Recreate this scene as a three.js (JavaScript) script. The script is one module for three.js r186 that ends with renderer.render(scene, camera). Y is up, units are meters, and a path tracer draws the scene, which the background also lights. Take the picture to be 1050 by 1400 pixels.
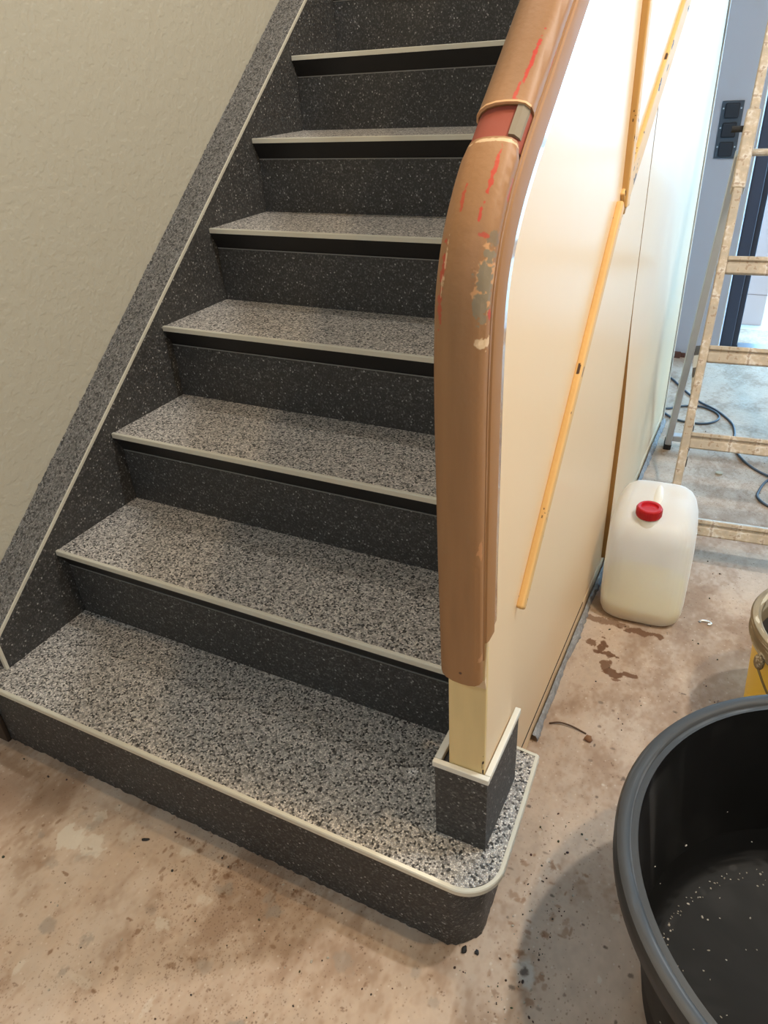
import * as THREE from 'three';
import { RoundedBoxGeometry } from 'three/addons/geometries/RoundedBoxGeometry.js';
import { mergeGeometries, mergeVertices, toCreasedNormals } from 'three/addons/utils/BufferGeometryUtils.js';
import { RectAreaLightUniformsLib } from 'three/addons/lights/RectAreaLightUniformsLib.js';

// ------------------------------------------------------------------ camera, sky, lamps, exposure
const scene = new THREE.Scene();
const camera = new THREE.PerspectiveCamera(70.53, 1050 / 1400, 0.02, 60);
camera.rotation.order = 'YXZ';
camera.position.set(1.2968, 1.2445, 0.3748);
camera.rotation.set(-0.5454, 0.4983, -0.0608);

const SKY = new THREE.Color().setRGB(0.36, 0.69, 1.0);
scene.background = SKY;
scene.backgroundIntensity = 11;

const EXPOSURE = 0.94;
const WARM = new THREE.Color().setRGB(1.0, 0.75, 0.46), SOFT = new THREE.Color().setRGB(1.0, 1.0, 0.95), COOL = new THREE.Color().setRGB(0.86, 1.0, 1.08);
// ceiling lamps: position, aim, cone half angle, penumbra, intensity (cd)
const LAMPS = [
  { at: [2.05, -0.31], aim: [2.05, 0, -0.31], angle: 1.4, penumbra: 0.2, power: 6.8, color: WARM, label: 'round recessed ceiling lamp on the right, level with the newel post' },
  { at: [2.0, -0.88], aim: [2.0, 0, -0.88], angle: 1.4, penumbra: 0.2, power: 10.0, color: SOFT, label: 'round recessed ceiling lamp on the right, the nearer of two to the garden door' },
  { at: [0.78, -0.66], aim: [0.76, 0, 1.36], angle: 0.5, penumbra: 0.07, power: 5.6, color: WARM, label: 'tilted ceiling spotlight above the stairs, aimed at the floor in front' },
  { at: [0.42, -1.4], aim: [0.42, 0, -1.4], angle: 1.35, penumbra: 0.3, power: 2.3, color: new THREE.Color().setRGB(1, 0.92, 0.8), label: 'round recessed ceiling lamp high over the upper stairs' },
  { at: [0.9, 1.6], aim: [0.9, 0, 1.6], angle: 1.4, penumbra: 0.2, power: 4.0, color: COOL, label: 'round recessed ceiling lamp in the hall, behind the viewer' },
];
const CEIL = 2.75;

const renderer = new THREE.WebGLRenderer({ antialias: true });
renderer.toneMapping = THREE.LinearToneMapping;
renderer.toneMappingExposure = EXPOSURE;
renderer.shadowMap.enabled = true;
RectAreaLightUniformsLib.init();

// ------------------------------------------------------------------ helpers
function rngOf(seed) { let a = seed >>> 0; return () => { a = (a + 0x6D2B79F5) >>> 0; let t = a; t = Math.imul(t ^ (t >>> 15), t | 1); t ^= t + Math.imul(t ^ (t >>> 7), t | 61); return ((t ^ (t >>> 14)) >>> 0) / 4294967296; }; }
const clamp = (x, a = 0, b = 1) => Math.min(b, Math.max(a, x));
const smooth = (a, b, x) => { const t = clamp((x - a) / (b - a)); return t * t * (3 - 2 * t); };
const lerp = (a, b, t) => a + (b - a) * t;
function hash2(x, y, s) { let h = Math.imul(x, 374761393) ^ Math.imul(y, 668265263) ^ Math.imul(s, 2147483647 ^ 0x5bd1e995); h = Math.imul(h ^ (h >>> 13), 1274126177); h ^= h >>> 16; return (h >>> 0) / 4294967296; }
// value noise, periodic in p cells
function vnoise(x, y, p, s) {
  const xi = Math.floor(x), yi = Math.floor(y), fx = x - xi, fy = y - yi, u = fx * fx * (3 - 2 * fx), v = fy * fy * (3 - 2 * fy);
  const m = (n) => ((n % p) + p) % p, x0 = m(xi), x1 = m(xi + 1), y0 = m(yi), y1 = m(yi + 1);
  return lerp(lerp(hash2(x0, y0, s), hash2(x1, y0, s), u), lerp(hash2(x0, y1, s), hash2(x1, y1, s), u), v);
}
function fbm(u, v, cells, oct, s) { let a = 0, w = 0.5, t = 0, c = cells; for (let i = 0; i < oct; i++) { a += w * vnoise(u * c, v * c, c, s + i); t += w; w *= 0.5; c *= 2; } return a / t; }
function texture(w, h, fn, srgb, size, sizeY) {
  const d = new Uint8Array(w * h * 4);
  for (let y = 0; y < h; y++) for (let x = 0; x < w; x++) {
    const c = fn(x, y), i = (y * w + x) * 4;
    if (typeof c === 'number') { d[i] = d[i + 1] = d[i + 2] = clamp(c, 0, 255); } else { d[i] = clamp(c[0], 0, 255); d[i + 1] = clamp(c[1], 0, 255); d[i + 2] = clamp(c[2], 0, 255); }
    d[i + 3] = 255;
  }
  const t = new THREE.DataTexture(d, w, h, THREE.RGBAFormat);
  t.wrapS = t.wrapT = THREE.RepeatWrapping; t.magFilter = THREE.LinearFilter; t.minFilter = THREE.LinearMipmapLinearFilter; t.generateMipmaps = true;
  if (srgb) t.colorSpace = THREE.SRGBColorSpace;
  if (size) t.repeat.set(1 / size, 1 / (sizeY ?? size));
  t.needsUpdate = true;
  return t;
}
// pebble grains: a jittered-cell map (periodic); returns {id, edge} arrays
function cellMap(n, cells, seed) {
  const id = new Float32Array(n * n), edge = new Float32Array(n * n), cs = n / cells;
  const px = new Float32Array(cells * cells), py = new Float32Array(cells * cells), pv = new Float32Array(cells * cells), r = rngOf(seed);
  for (let i = 0; i < cells * cells; i++) { px[i] = r(); py[i] = r(); pv[i] = r(); }
  for (let y = 0; y < n; y++) for (let x = 0; x < n; x++) {
    const gx = x / cs, gy = y / cs, cx = Math.floor(gx), cy = Math.floor(gy); let a = 9, b = 9, v = 0;
    for (let j = -1; j <= 1; j++) for (let i = -1; i <= 1; i++) {
      const k = ((cy + j + cells) % cells) * cells + ((cx + i + cells) % cells), dx = cx + i + px[k] - gx, dy = cy + j + py[k] - gy, d = dx * dx + dy * dy;
      if (d < a) { b = a; a = d; v = pv[k]; } else if (d < b) b = d;
    }
    id[y * n + x] = v; edge[y * n + x] = Math.sqrt(b) - Math.sqrt(a);
  }
  return { id, edge };
}
// planar uv in metres by the dominant axis of each face
function uvBox(g0) {
  const g = g0.index ? g0.toNonIndexed() : g0, p = g.attributes.position, uv = new Float32Array(p.count * 2);
  const a = new THREE.Vector3(), b = new THREE.Vector3(), c = new THREE.Vector3(), n = new THREE.Vector3();
  for (let i = 0; i < p.count; i += 3) {
    a.fromBufferAttribute(p, i); b.fromBufferAttribute(p, i + 1); c.fromBufferAttribute(p, i + 2);
    n.copy(b).sub(a).cross(c.clone().sub(a)); const x = Math.abs(n.x), y = Math.abs(n.y), z = Math.abs(n.z);
    [a, b, c].forEach((q, k) => { const [u, v] = y >= x && y >= z ? [q.x, q.z] : x >= z ? [q.z, q.y] : [q.x, q.y]; uv[(i + k) * 2] = u; uv[(i + k) * 2 + 1] = v; });
  }
  g.setAttribute('uv', new THREE.BufferAttribute(uv, 2));
  return g;
}
const clean = (g) => { const o = g.index ? g.toNonIndexed() : g; for (const k of Object.keys(o.attributes)) if (!['position', 'normal', 'uv'].includes(k)) o.deleteAttribute(k); o.morphAttributes = {}; return o; };
const join = (list) => list.length === 1 ? list[0] : mergeGeometries(list.map(clean));
const used = {};
function numbered(name) { const n = used[name] = (used[name] ?? -1) + 1; return n ? name + '_' + String(n).padStart(3, '0') : name; }
function mesh(name, geos, mat, parent = scene) {
  const m = new THREE.Mesh(join(Array.isArray(geos) ? geos : [geos]), mat);
  m.name = parent === scene ? numbered(name) : name; m.castShadow = m.receiveShadow = true; parent.add(m);
  return m;
}
function struct(name, geos, mat, parent = scene) { const m = mesh(name, geos, mat, parent); if (parent === scene) m.userData.kind = 'structure'; return m; }
function tag(o, label, category, group) { o.userData.label = label; o.userData.category = category; if (group) o.userData.group = group; return o; }
function thing(name, label, category, [x, y, z] = [0, 0, 0], turn = 0, group) { const o = new THREE.Group(); o.name = numbered(name); o.position.set(x, y, z); o.rotation.y = turn; scene.add(o); return tag(o, label, category, group); }
const box = (x0, x1, y0, y1, z0, z1, r = 0.002) => { const w = x1 - x0, h = y1 - y0, d = z1 - z0; const g = r ? new RoundedBoxGeometry(w, h, d, 2, Math.min(r, w * 0.45, h * 0.45, d * 0.45)) : new THREE.BoxGeometry(w, h, d); g.translate((x0 + x1) / 2, (y0 + y1) / 2, (z0 + z1) / 2); return uvBox(g); };
// prism: outline in (z, y), extruded along x from x0 to x1
function prismX(pts, x0, x1, bevel = 0) {
  const s = new THREE.Shape(pts.map(([z, y]) => new THREE.Vector2(-z, y)));
  const g = new THREE.ExtrudeGeometry(s, { depth: x1 - x0 - 2 * bevel, bevelEnabled: bevel > 0, bevelThickness: bevel, bevelSize: bevel, bevelOffset: -bevel, bevelSegments: 2, curveSegments: 12 });
  g.translate(0, 0, bevel); g.rotateY(Math.PI / 2); // local z -> x, local x -> -z
  g.translate(x0, 0, 0);
  return uvBox(g);
}
// slab: outline in (x, z), extruded from y0 to y1
function slabY(pts, y0, y1, bevel = 0) {
  const s = new THREE.Shape(pts.map(([x, z]) => new THREE.Vector2(x, -z)));
  const g = new THREE.ExtrudeGeometry(s, { depth: y1 - y0 - 2 * bevel, bevelEnabled: bevel > 0, bevelThickness: bevel, bevelSize: bevel, bevelOffset: -bevel, bevelSegments: 2 });
  g.translate(0, 0, bevel); g.rotateX(-Math.PI / 2); g.translate(0, y0, 0);
  return uvBox(g);
}
// sweep a section [[s, n], ...] along points {p, side, out}; closed section, capped ends; uv = (length, girth) in metres
function sweep(frames, section, open = false) {
  const N = frames.length, M = section.length, pos = [], uv = [], idx = []; let L = 0; const girth = [0];
  for (let j = 1; j <= M; j++) { const a = section[j - 1], b = section[j % M]; girth.push(girth[j - 1] + Math.hypot(a[0] - b[0], a[1] - b[1])); }
  const R = open ? M : M + 1;
  frames.forEach((f, i) => {
    if (i) L += f.p.distanceTo(frames[i - 1].p);
    const sc = f.scale ?? 1;
    for (let j = 0; j < R; j++) { const [s, n] = section[j % M], q = f.p.clone().addScaledVector(f.side, s * sc).addScaledVector(f.out, n * sc); pos.push(q.x, q.y, q.z); uv.push(f.u ?? L, girth[j]); }
  });
  for (let i = 0; i + 1 < N; i++) for (let j = 0; j + 1 < R; j++) { const a = i * R + j, b = a + 1, c = a + R, d = c + 1; idx.push(a, c, b, b, c, d); }
  if (!open) for (const [base, flip] of [[0, 0], [(N - 1) * R, 1]]) {
    const sh = section.map(([s, n]) => new THREE.Vector2(s, n)), tri = THREE.ShapeUtils.triangulateShape(sh, []), o = pos.length / 3, f = frames[flip ? N - 1 : 0];
    for (let j = 0; j < M; j++) { const k = base + j; pos.push(pos[k * 3], pos[k * 3 + 1], pos[k * 3 + 2]); uv.push(f.u ?? (flip ? L : 0), girth[j]); }
    for (const t of tri) idx.push(...(flip ? [o + t[0], o + t[1], o + t[2]] : [o + t[2], o + t[1], o + t[0]]));
  }
  const g = new THREE.BufferGeometry(); g.setAttribute('position', new THREE.Float32BufferAttribute(pos, 3)); g.setAttribute('uv', new THREE.Float32BufferAttribute(uv, 2)); g.setIndex(idx);
  // make the winding face outward
  g.computeVertexNormals();
  const m0 = Math.floor(N / 2), f0 = frames[Math.min(m0, N - 1)], nrm = g.attributes.normal; let dot = 0;
  let cs = 0, cn = 0; for (const [s, n] of section) { cs += s / M; cn += n / M; }
  for (let j = 0; j < R; j++) { const k = m0 * R + j, [s, n] = section[j % M], q = new THREE.Vector3().addScaledVector(f0.side, s - cs).addScaledVector(f0.out, n - cn); dot += q.x * nrm.getX(k) + q.y * nrm.getY(k) + q.z * nrm.getZ(k); }
  if (dot < 0) { const ix = g.index.array; for (let i = 0; i < ix.length; i += 3) { const t = ix[i]; ix[i] = ix[i + 1]; ix[i + 1] = t; } }
  return clean(toCreasedNormals(g, 0.6));
}
// frames along a horizontal closed/open path of [x, z] at height y: side = outward, out = up
function pathFrames(pts, y) {
  return pts.map((p, i) => {
    const a = pts[Math.max(0, i - 1)], b = pts[Math.min(pts.length - 1, i + 1)], t = new THREE.Vector3(b[0] - a[0], 0, b[1] - a[1]).normalize();
    return { p: new THREE.Vector3(p[0], y, p[1]), side: new THREE.Vector3(-t.z, 0, t.x), out: new THREE.Vector3(0, 1, 0) };
  });
}
const V = (x, y, z) => new THREE.Vector3(x, y, z);
const tube = (pts, r, seg = 60, rad = 8, closed = false) => clean(new THREE.TubeGeometry(new THREE.CatmullRomCurve3(pts.map((p) => V(...p)), closed, 'centripetal'), seg, r, rad, closed));
// oriented bar: from a to b, width along wdir, thickness the rest
function bar(a, b, w, t, wdir, r = 0.002) {
  const d = b.clone().sub(a), L = d.length(); d.normalize(); const wx = wdir.clone().addScaledVector(d, -wdir.dot(d)).normalize(), tz = wx.clone().cross(d);
  const g = uvBox(new RoundedBoxGeometry(w, L, t, 2, Math.min(r, w * 0.45, t * 0.45)));
  g.applyMatrix4(new THREE.Matrix4().makeBasis(wx, d, tz).setPosition(a.clone().add(b).multiplyScalar(0.5)));
  return clean(g);
}
const sRGB = (r, g, b) => new THREE.Color().setRGB(r / 255, g / 255, b / 255, THREE.SRGBColorSpace);
const std = (o) => new THREE.MeshStandardMaterial(o), phy = (o) => new THREE.MeshPhysicalMaterial(o);

// ------------------------------------------------------------------ materials
const PEB = cellMap(1024, 120, 11);
function pebbleTexture(pick, size) { return texture(1024, 1024, (x, y) => { const i = y * 1024 + x; return pick(PEB.id[i], PEB.edge[i], x, y); }, true, size); }
const pebSize = 0.4;
const grainTone = (stops) => (v) => { for (const [p, a, b] of stops) { if (v < p) return lerp(a, b, hash2(Math.floor(v * 1e6), 3, 7)); v -= p; } return 100; };
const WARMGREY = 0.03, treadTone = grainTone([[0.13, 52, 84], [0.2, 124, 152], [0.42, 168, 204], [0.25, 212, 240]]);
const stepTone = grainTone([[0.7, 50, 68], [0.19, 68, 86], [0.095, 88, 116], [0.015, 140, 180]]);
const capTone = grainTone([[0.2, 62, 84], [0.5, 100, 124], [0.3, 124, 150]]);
const pebCol = (tone, warm) => (v, e) => { const g = tone(v) * (e < 0.07 ? 0.62 : 1); return [g * (1 + warm), g, g * (1 - warm)]; };
const pebBump = texture(1024, 1024, (x, y) => 255 * smooth(0, 0.45, PEB.edge[y * 1024 + x]) * (0.6 + 0.4 * PEB.id[y * 1024 + x]), false, pebSize);
const M = {};
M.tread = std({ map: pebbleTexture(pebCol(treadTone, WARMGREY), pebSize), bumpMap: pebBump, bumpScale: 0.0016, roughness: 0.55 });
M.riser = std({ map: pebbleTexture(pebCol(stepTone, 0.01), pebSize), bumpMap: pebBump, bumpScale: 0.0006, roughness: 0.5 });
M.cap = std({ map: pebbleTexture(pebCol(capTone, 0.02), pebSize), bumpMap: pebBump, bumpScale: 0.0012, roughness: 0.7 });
M.trim = std({ color: sRGB(214, 210, 196), roughness: 0.38, metalness: 0.25 });
M.trimWhite = std({ color: sRGB(222, 218, 206), roughness: 0.45 });
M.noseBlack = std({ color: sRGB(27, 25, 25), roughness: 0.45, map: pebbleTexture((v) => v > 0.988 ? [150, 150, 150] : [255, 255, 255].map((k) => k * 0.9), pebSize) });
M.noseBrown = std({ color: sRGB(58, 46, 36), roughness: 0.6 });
M.thinLine = std({ color: sRGB(150, 150, 148), roughness: 0.4, metalness: 0.3 });

// roughcast paint of the left wall
const plasterBump = texture(1024, 1024, (x, y) => { const u = x / 1024, v = y / 1024; const a = fbm(u, v, 48, 3, 21), b = fbm(u, v, 12, 2, 25); return 255 * clamp(0.72 * smooth(0.3, 0.75, a) + 0.28 * b); }, false, 0.55);
M.wall = std({ color: sRGB(184, 179, 163), roughness: 0.92, bumpMap: plasterBump, bumpScale: 0.0009 });
M.wallPlain = std({ color: sRGB(214, 214, 214), roughness: 0.85 });
M.wallGrey = std({ color: sRGB(178, 182, 194), roughness: 0.8 });
M.ceiling = std({ color: sRGB(228, 226, 220), roughness: 0.95 });

// cream gloss enamel with brush streaks that run up and down
const streak = texture(512, 512, (x, y) => { const u = x / 512, v = y / 512; return 255 * (0.6 * vnoise(u * 80, v * 2, 80, 31) + 0.4 * vnoise(u * 36, v * 1, 36, 33)); }, false, 0.5);
const streakRough = texture(512, 512, (x, y) => { const u = x / 512, v = y / 512; const k = 0.5 * vnoise(u * 48, v * 2, 48, 41) + 0.5 * fbm(u, v, 4, 3, 43); return 255 * (0.9 + 0.1 * k); }, false, 0.5);
M.enamel = phy({ color: sRGB(230, 202, 166), roughness: 0.32, roughnessMap: streakRough, bumpMap: streak, bumpScale: 0.00001, specularIntensity: 0.07 });
M.newelPaint = std({ roughness: 0.5, map: texture(128, 512, (x, y) => {
  const X = x / 128 * 0.08, Y = y / 512 * 0.4, e = Math.abs(X - 0.0262), n = fbm(x / 128, y / 512, 30, 2, 47), k = 0.97 + 0.06 * fbm(x / 128, y / 512, 5, 3, 49);
  return e < 0.0022 && n > 0.6 && Y < 0.12 + 0.4 ? [64, 48, 34] : [226 * k, 198 * k, 142 * k];   // paint chipped off along the outer arris
}, true, 0.08, 0.4) });
// yellowed battens with chips down to dark wood
M.batten = std({ roughness: 0.62, map: texture(256, 1024, (x, y) => {
  const u = x / 256, v = y / 1024, chip = fbm(u, v, 24, 3, 51) + 0.05 * smooth(0.35, 0.5, u) * smooth(0.65, 0.5, u), n = fbm(u, v, 6, 4, 55);
  if (chip > 0.74) return [70, 46, 26];
  const k = 0.93 + 0.14 * n; return [214 * k, 170 * k, 106 * k];
}, true, 0.35, 0.6) });
M.bareWood = std({ color: sRGB(160, 118, 62), roughness: 0.8 });
M.crack = std({ color: sRGB(60, 42, 26), roughness: 0.9 });
M.mortar = std({ color: sRGB(168, 168, 170), roughness: 0.95, map: texture(256, 256, (x, y) => { const n = fbm(x / 256, y / 256, 24, 3, 61); const k = 175 + 80 * n; return [k, k, k]; }, true, 0.2) });

// ------------------------------------------------------------------ floor texture: 2.2 m x 3.2 m of dusty screed
const FX0 = -0.2, FZ0 = -2.6, FW = 2.2, FD = 3.2, FPX = 1600, FPZ = 2048;
const FLOORCOL = new Float32Array(FPX * FPZ * 3);
(function () {
  const c = (x, y) => {
    const u = x / FPX, v = y / FPZ, n1 = fbm(u, v, 5, 4, 71), n2 = fbm(u, v, 22, 3, 75), n3 = fbm(u, v, 90, 2, 79), n4 = fbm(u, v, 9, 4, 83);
    let r = 187, g = 168, b = 151, n5 = fbm(u, v, 260, 2, 87), k = 0.86 + 0.1 * n1 + 0.07 * n2 + 0.08 * n3 + 0.1 * n5;
    const dirt = smooth(0.56, 0.72, n4 * 0.7 + n2 * 0.3) * 0.4 * (0.3 + 0.7 * smooth(0.4, 0.65, n3));
    const pale = smooth(0.6, 0.72, fbm(u + 0.37, v + 0.11, 12, 4, 91)) * 0.3;
    r = lerp(r * k, 118, dirt); g = lerp(g * k, 90, dirt); b = lerp(b * k, 68, dirt);
    r = lerp(r, 200, pale); g = lerp(g, 188, pale); b = lerp(b, 176, pale);
    // brown grime ground into the whole screed, in grainy patches
    const gr = 0.1 + 0.46 * smooth(0.4, 0.68, 0.45 * fbm(u + 0.2, v + 0.7, 34, 5, 97) + 0.3 * n4 + 0.25 * n5);
    r = lerp(r, 122, gr); g = lerp(g, 94, gr); b = lerp(b, 73, gr);
    // loose specks of dirt, thicker in some places
    const cl = smooth(0.42, 0.7, fbm(u + 0.61, v + 0.23, 7, 4, 95)), s1 = hash2(x >> 1, y >> 1, 5), s0 = hash2(x, y, 12), s2 = hash2((x + (y & 3)) >> 2, (y + 2) >> 2, 6);
    if (s0 > 0.991 - 0.05 * cl || s1 > 0.9965 - 0.022 * cl || (s2 > 0.9985 - 0.004 * cl && hash2(x, y, 14) > 0.3)) { const q = 0.2 + 0.35 * hash2(x >> 1, y >> 1, 8); r = lerp(r, 84, q); g = lerp(g, 60, q); b = lerp(b, 44, q); } else if (s1 < 0.006) { r = lerp(r, 214, 0.4); g = lerp(g, 204, 0.4); b = lerp(b, 192, 0.4); }
    return [r, g, b];
  };
  for (let y = 0; y < FPZ; y++) for (let x = 0; x < FPX; x++) { const q = c(x, y), i = (y * FPX + x) * 3; FLOORCOL[i] = q[0]; FLOORCOL[i + 1] = q[1]; FLOORCOL[i + 2] = q[2]; }
  // pale filler dust trodden into the whole floor, in flecks and patches
  for (let y = 0; y < FPZ; y++) for (let x = 0; x < FPX; x++) {
    const n = fbm(x / FPX, y / FPZ, 16, 6, 601), a = 0.3 * smooth(0.5, 0.8, n); if (a <= 0.002) continue;
    const i = (y * FPX + x) * 3; FLOORCOL[i] = lerp(FLOORCOL[i], 214, a); FLOORCOL[i + 1] = lerp(FLOORCOL[i + 1], 206, a); FLOORCOL[i + 2] = lerp(FLOORCOL[i + 2], 198, a);
  }
  // a ragged patch of colour at world (x, z)
  const blot = (X, Z, rx, rz, col, amount, seed, rag = 0.5) => {
    const cx = (X - FX0) / FW * FPX, cy = (Z - FZ0) / FD * FPZ, sx = rx / FW * FPX, sy = rz / FD * FPZ;
    for (let y = Math.max(0, Math.floor(cy - 1.8 * sy)); y < Math.min(FPZ, cy + 1.8 * sy); y++) for (let x = Math.max(0, Math.floor(cx - 1.8 * sx)); x < Math.min(FPX, cx + 1.8 * sx); x++) {
      const dx = (x - cx) / sx, dy = (y - cy) / sy, d = Math.hypot(dx, dy) + rag * 2 * (fbm(x / 256 + seed * 0.13, y / 256, sx + sy < 18 ? 64 : 26, 4, 100 + seed) - 0.5);
      const a = amount * smooth(seed < 20 ? 1.06 : 1.2, seed < 20 ? 0.86 : 0.5, d); if (a <= 0) continue;
      const i = (y * FPX + x) * 3; for (let k = 0; k < 3; k++) FLOORCOL[i + k] = lerp(FLOORCOL[i + k], col[k], a);
    }
  };
  const BROWN = [98, 66, 44], PALE = [206, 198, 186], DARK = [74, 62, 54], GREY = [140, 132, 124];
  // wet rust-brown smears beside the can
  blot(1.108, -1.066, 0.014, 0.028, BROWN, 0.9, 1, 0.9); blot(1.125, -1.035, 0.024, 0.009, BROWN, 0.85, 2, 0.9); blot(1.083, -1.062, 0.013, 0.012, BROWN, 0.75, 3, 0.8);
  blot(1.132, -0.998, 0.012, 0.03, BROWN, 0.8, 4, 0.9); blot(1.146, -0.972, 0.026, 0.013, BROWN, 0.9, 5, 0.8); blot(1.186, -0.982, 0.026, 0.008, BROWN, 0.85, 6, 0.9); blot(1.163, -0.955, 0.01, 0.006, BROWN, 0.7, 7);
  blot(1.19, -1.146, 0.045, 0.014, BROWN, 0.8, 8, 0.9); blot(1.1, -1.155, 0.06, 0.012, BROWN, 0.55, 9, 0.9);
  // splashes of filler in front of the step
  blot(0.29, -0.107, 0.034, 0.026, PALE, 0.8, 10, 0.8); blot(0.34, -0.115, 0.03, 0.022, PALE, 0.7, 11, 0.9); blot(0.315, -0.166, 0.014, 0.012, PALE, 0.6, 12, 0.9);
  const r = rngOf(77);
  for (let i = 0; i < 60; i++) blot(0.1 + 1.0 * r(), -0.2 + 0.55 * r(), 0.006 + 0.016 * r(), 0.006 + 0.014 * r(), r() < 0.5 ? PALE : GREY, 0.25 + 0.4 * r(), 20 + i, 0.9);
  for (let i = 0; i < 90; i++) blot(0.05 + 1.1 * r(), -0.2 + 0.6 * r(), 0.002 + 0.012 * r() * r(), 0.002 + 0.009 * r() * r(), [104, 74, 52], 0.25 + 0.3 * r(), 90 + i, 1.6);
  for (let i = 0; i < 70; i++) blot(0.48 + 0.32 * r(), -0.205 + 0.13 * r() * r(), 0.002 + 0.008 * r() * r(), 0.002 + 0.005 * r(), [98, 66, 44], 0.25 + 0.25 * r(), 300 + i, 1.4);
  for (let i = 0; i < 120; i++) blot(1.08 + 0.4 * r(), -1.0 + 1.3 * r(), 0.002 + 0.007 * r() * r(), 0.002 + 0.007 * r() * r(), r() < 0.3 ? PALE : DARK, 0.3 + 0.4 * r(), 200 + i, 0.8);
  for (let i = 0; i < 40; i++) blot(1.1 + 0.12 * r(), -0.45 + 0.25 * r(), 0.002 + 0.007 * r(), 0.002 + 0.007 * r(), [120, 84, 58], 0.3 + 0.3 * r(), 400 + i, 1);
  blot(1.164, -0.24, 0.02, 0.024, [188, 184, 178], 0.7, 500, 0.9); blot(1.165, -0.243, 0.007, 0.007, DARK, 0.8, 501, 0.8);
})();
const floorMap = texture(FPX, FPZ, (x, y) => { const i = (y * FPX + x) * 3; return [FLOORCOL[i], FLOORCOL[i + 1], FLOORCOL[i + 2]]; }, true);
floorMap.wrapS = floorMap.wrapT = THREE.MirroredRepeatWrapping;
const floorBump = texture(512, 512, (x, y) => 255 * (0.6 * fbm(x / 512, y / 512, 10, 3, 111) + 0.4 * fbm(x / 512, y / 512, 60, 2, 115)), false, 0.5 / FW, 0.5 / FD);
M.floor = std({ map: floorMap, bumpMap: floorBump, bumpScale: 0.0016, roughness: 0.82 });

// ------------------------------------------------------------------ room shell
const RX = 3.3, ZB = -3.25, ZF = 2.7, XL = -0.09;          // right wall, back wall face, front wall, left wall face
{
  const g = new THREE.BoxGeometry(RX + 0.7, 0.2, ZF - ZB + 0.6); g.translate((RX + XL) / 2, -0.1, (ZF + ZB - 0.45) / 2);
  const q = uvBox(g), uv = q.attributes.uv, p = q.attributes.position;
  for (let i = 0; i < uv.count; i++) uv.setXY(i, (p.getX(i) - FX0) / FW, (p.getZ(i) - FZ0) / FD);
  struct('floor', q, M.floor);
}
struct('wall_left', box(XL - 0.2, XL, 0, CEIL, ZB - 0.3, ZF, 0), M.wall);
struct('wall_right', box(RX, RX + 0.2, 0, CEIL, ZB - 0.3, ZF, 0), M.wallPlain);
struct('wall_front', box(XL - 0.2, RX + 0.2, 0, CEIL, ZF, ZF + 0.2, 0), M.wallPlain);
struct('ceiling', box(XL - 0.2, RX + 0.2, CEIL, CEIL + 0.25, ZB - 0.3, ZF + 0.2, 0), M.ceiling);
const DX0 = 1.155, DX1 = 2.7, DH = 2.15;                    // the garden door opening
struct('wall_back', [box(XL, DX0, 0, CEIL, ZB - 0.3, ZB, 0), box(DX1, RX, 0, CEIL, ZB - 0.3, ZB, 0), box(DX0, DX1, DH, CEIL, ZB - 0.3, ZB, 0)], M.wallGrey);
M.frame = std({ color: sRGB(58, 62, 76), roughness: 0.4 });
{
  const d = new THREE.Group(); d.name = 'door_1'; d.userData.kind = 'structure'; scene.add(d);
  mesh('door_jamb', [box(DX0, DX0 + 0.052, 0.0, DH, ZB - 0.26, ZB - 0.17, 0.004), box(DX0 + 0.05, DX0 + 0.076, 0.0, DH, ZB - 0.25, ZB - 0.2, 0.003)], M.frame, d);
  mesh('door_jamb', box(DX1 - 0.075, DX1, 0.0, DH, ZB - 0.26, ZB - 0.17, 0.004), M.frame, d);
  mesh('door_head', box(DX0 + 0.076, DX1 - 0.075, DH - 0.08, DH, ZB - 0.26, ZB - 0.17, 0.004), M.frame, d);
  mesh('door_threshold', box(DX0 + 0.077, DX1 - 0.076, 0.0, 0.012, ZB - 0.26, ZB - 0.18, 0.003), std({ color: sRGB(120, 128, 140), roughness: 0.35, metalness: 0.5 }), d);
  mesh('corner_bead', box(DX0 - 0.002, DX0 + 0.002, 0, DH, ZB - 0.004, ZB + 0.001, 0.001), M.trimWhite, d);
}
struct('trim_1', box(XL, 0.3, 0.0, 0.05, ZB, ZB + 0.012), std({ color: sRGB(96, 60, 48), roughness: 0.7 }));
struct('trim_2', [box(0.3, 1.02, 0.0, 0.02, ZB, ZB + 0.012), box(0.95, 1.0, 0.0, 0.028, ZB + 0.012, ZB + 0.03)], std({ color: sRGB(92, 62, 54), roughness: 0.8 }));
struct('floor_terrace', box(-2, 6, -0.22, -0.02, -10, ZB - 0.36, 0), std({ color: sRGB(206, 204, 200), roughness: 0.9, map: texture(256, 256, (x, y) => 215 + 40 * fbm(x / 256, y / 256, 10, 4, 131), true, 1.2) }));

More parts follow.
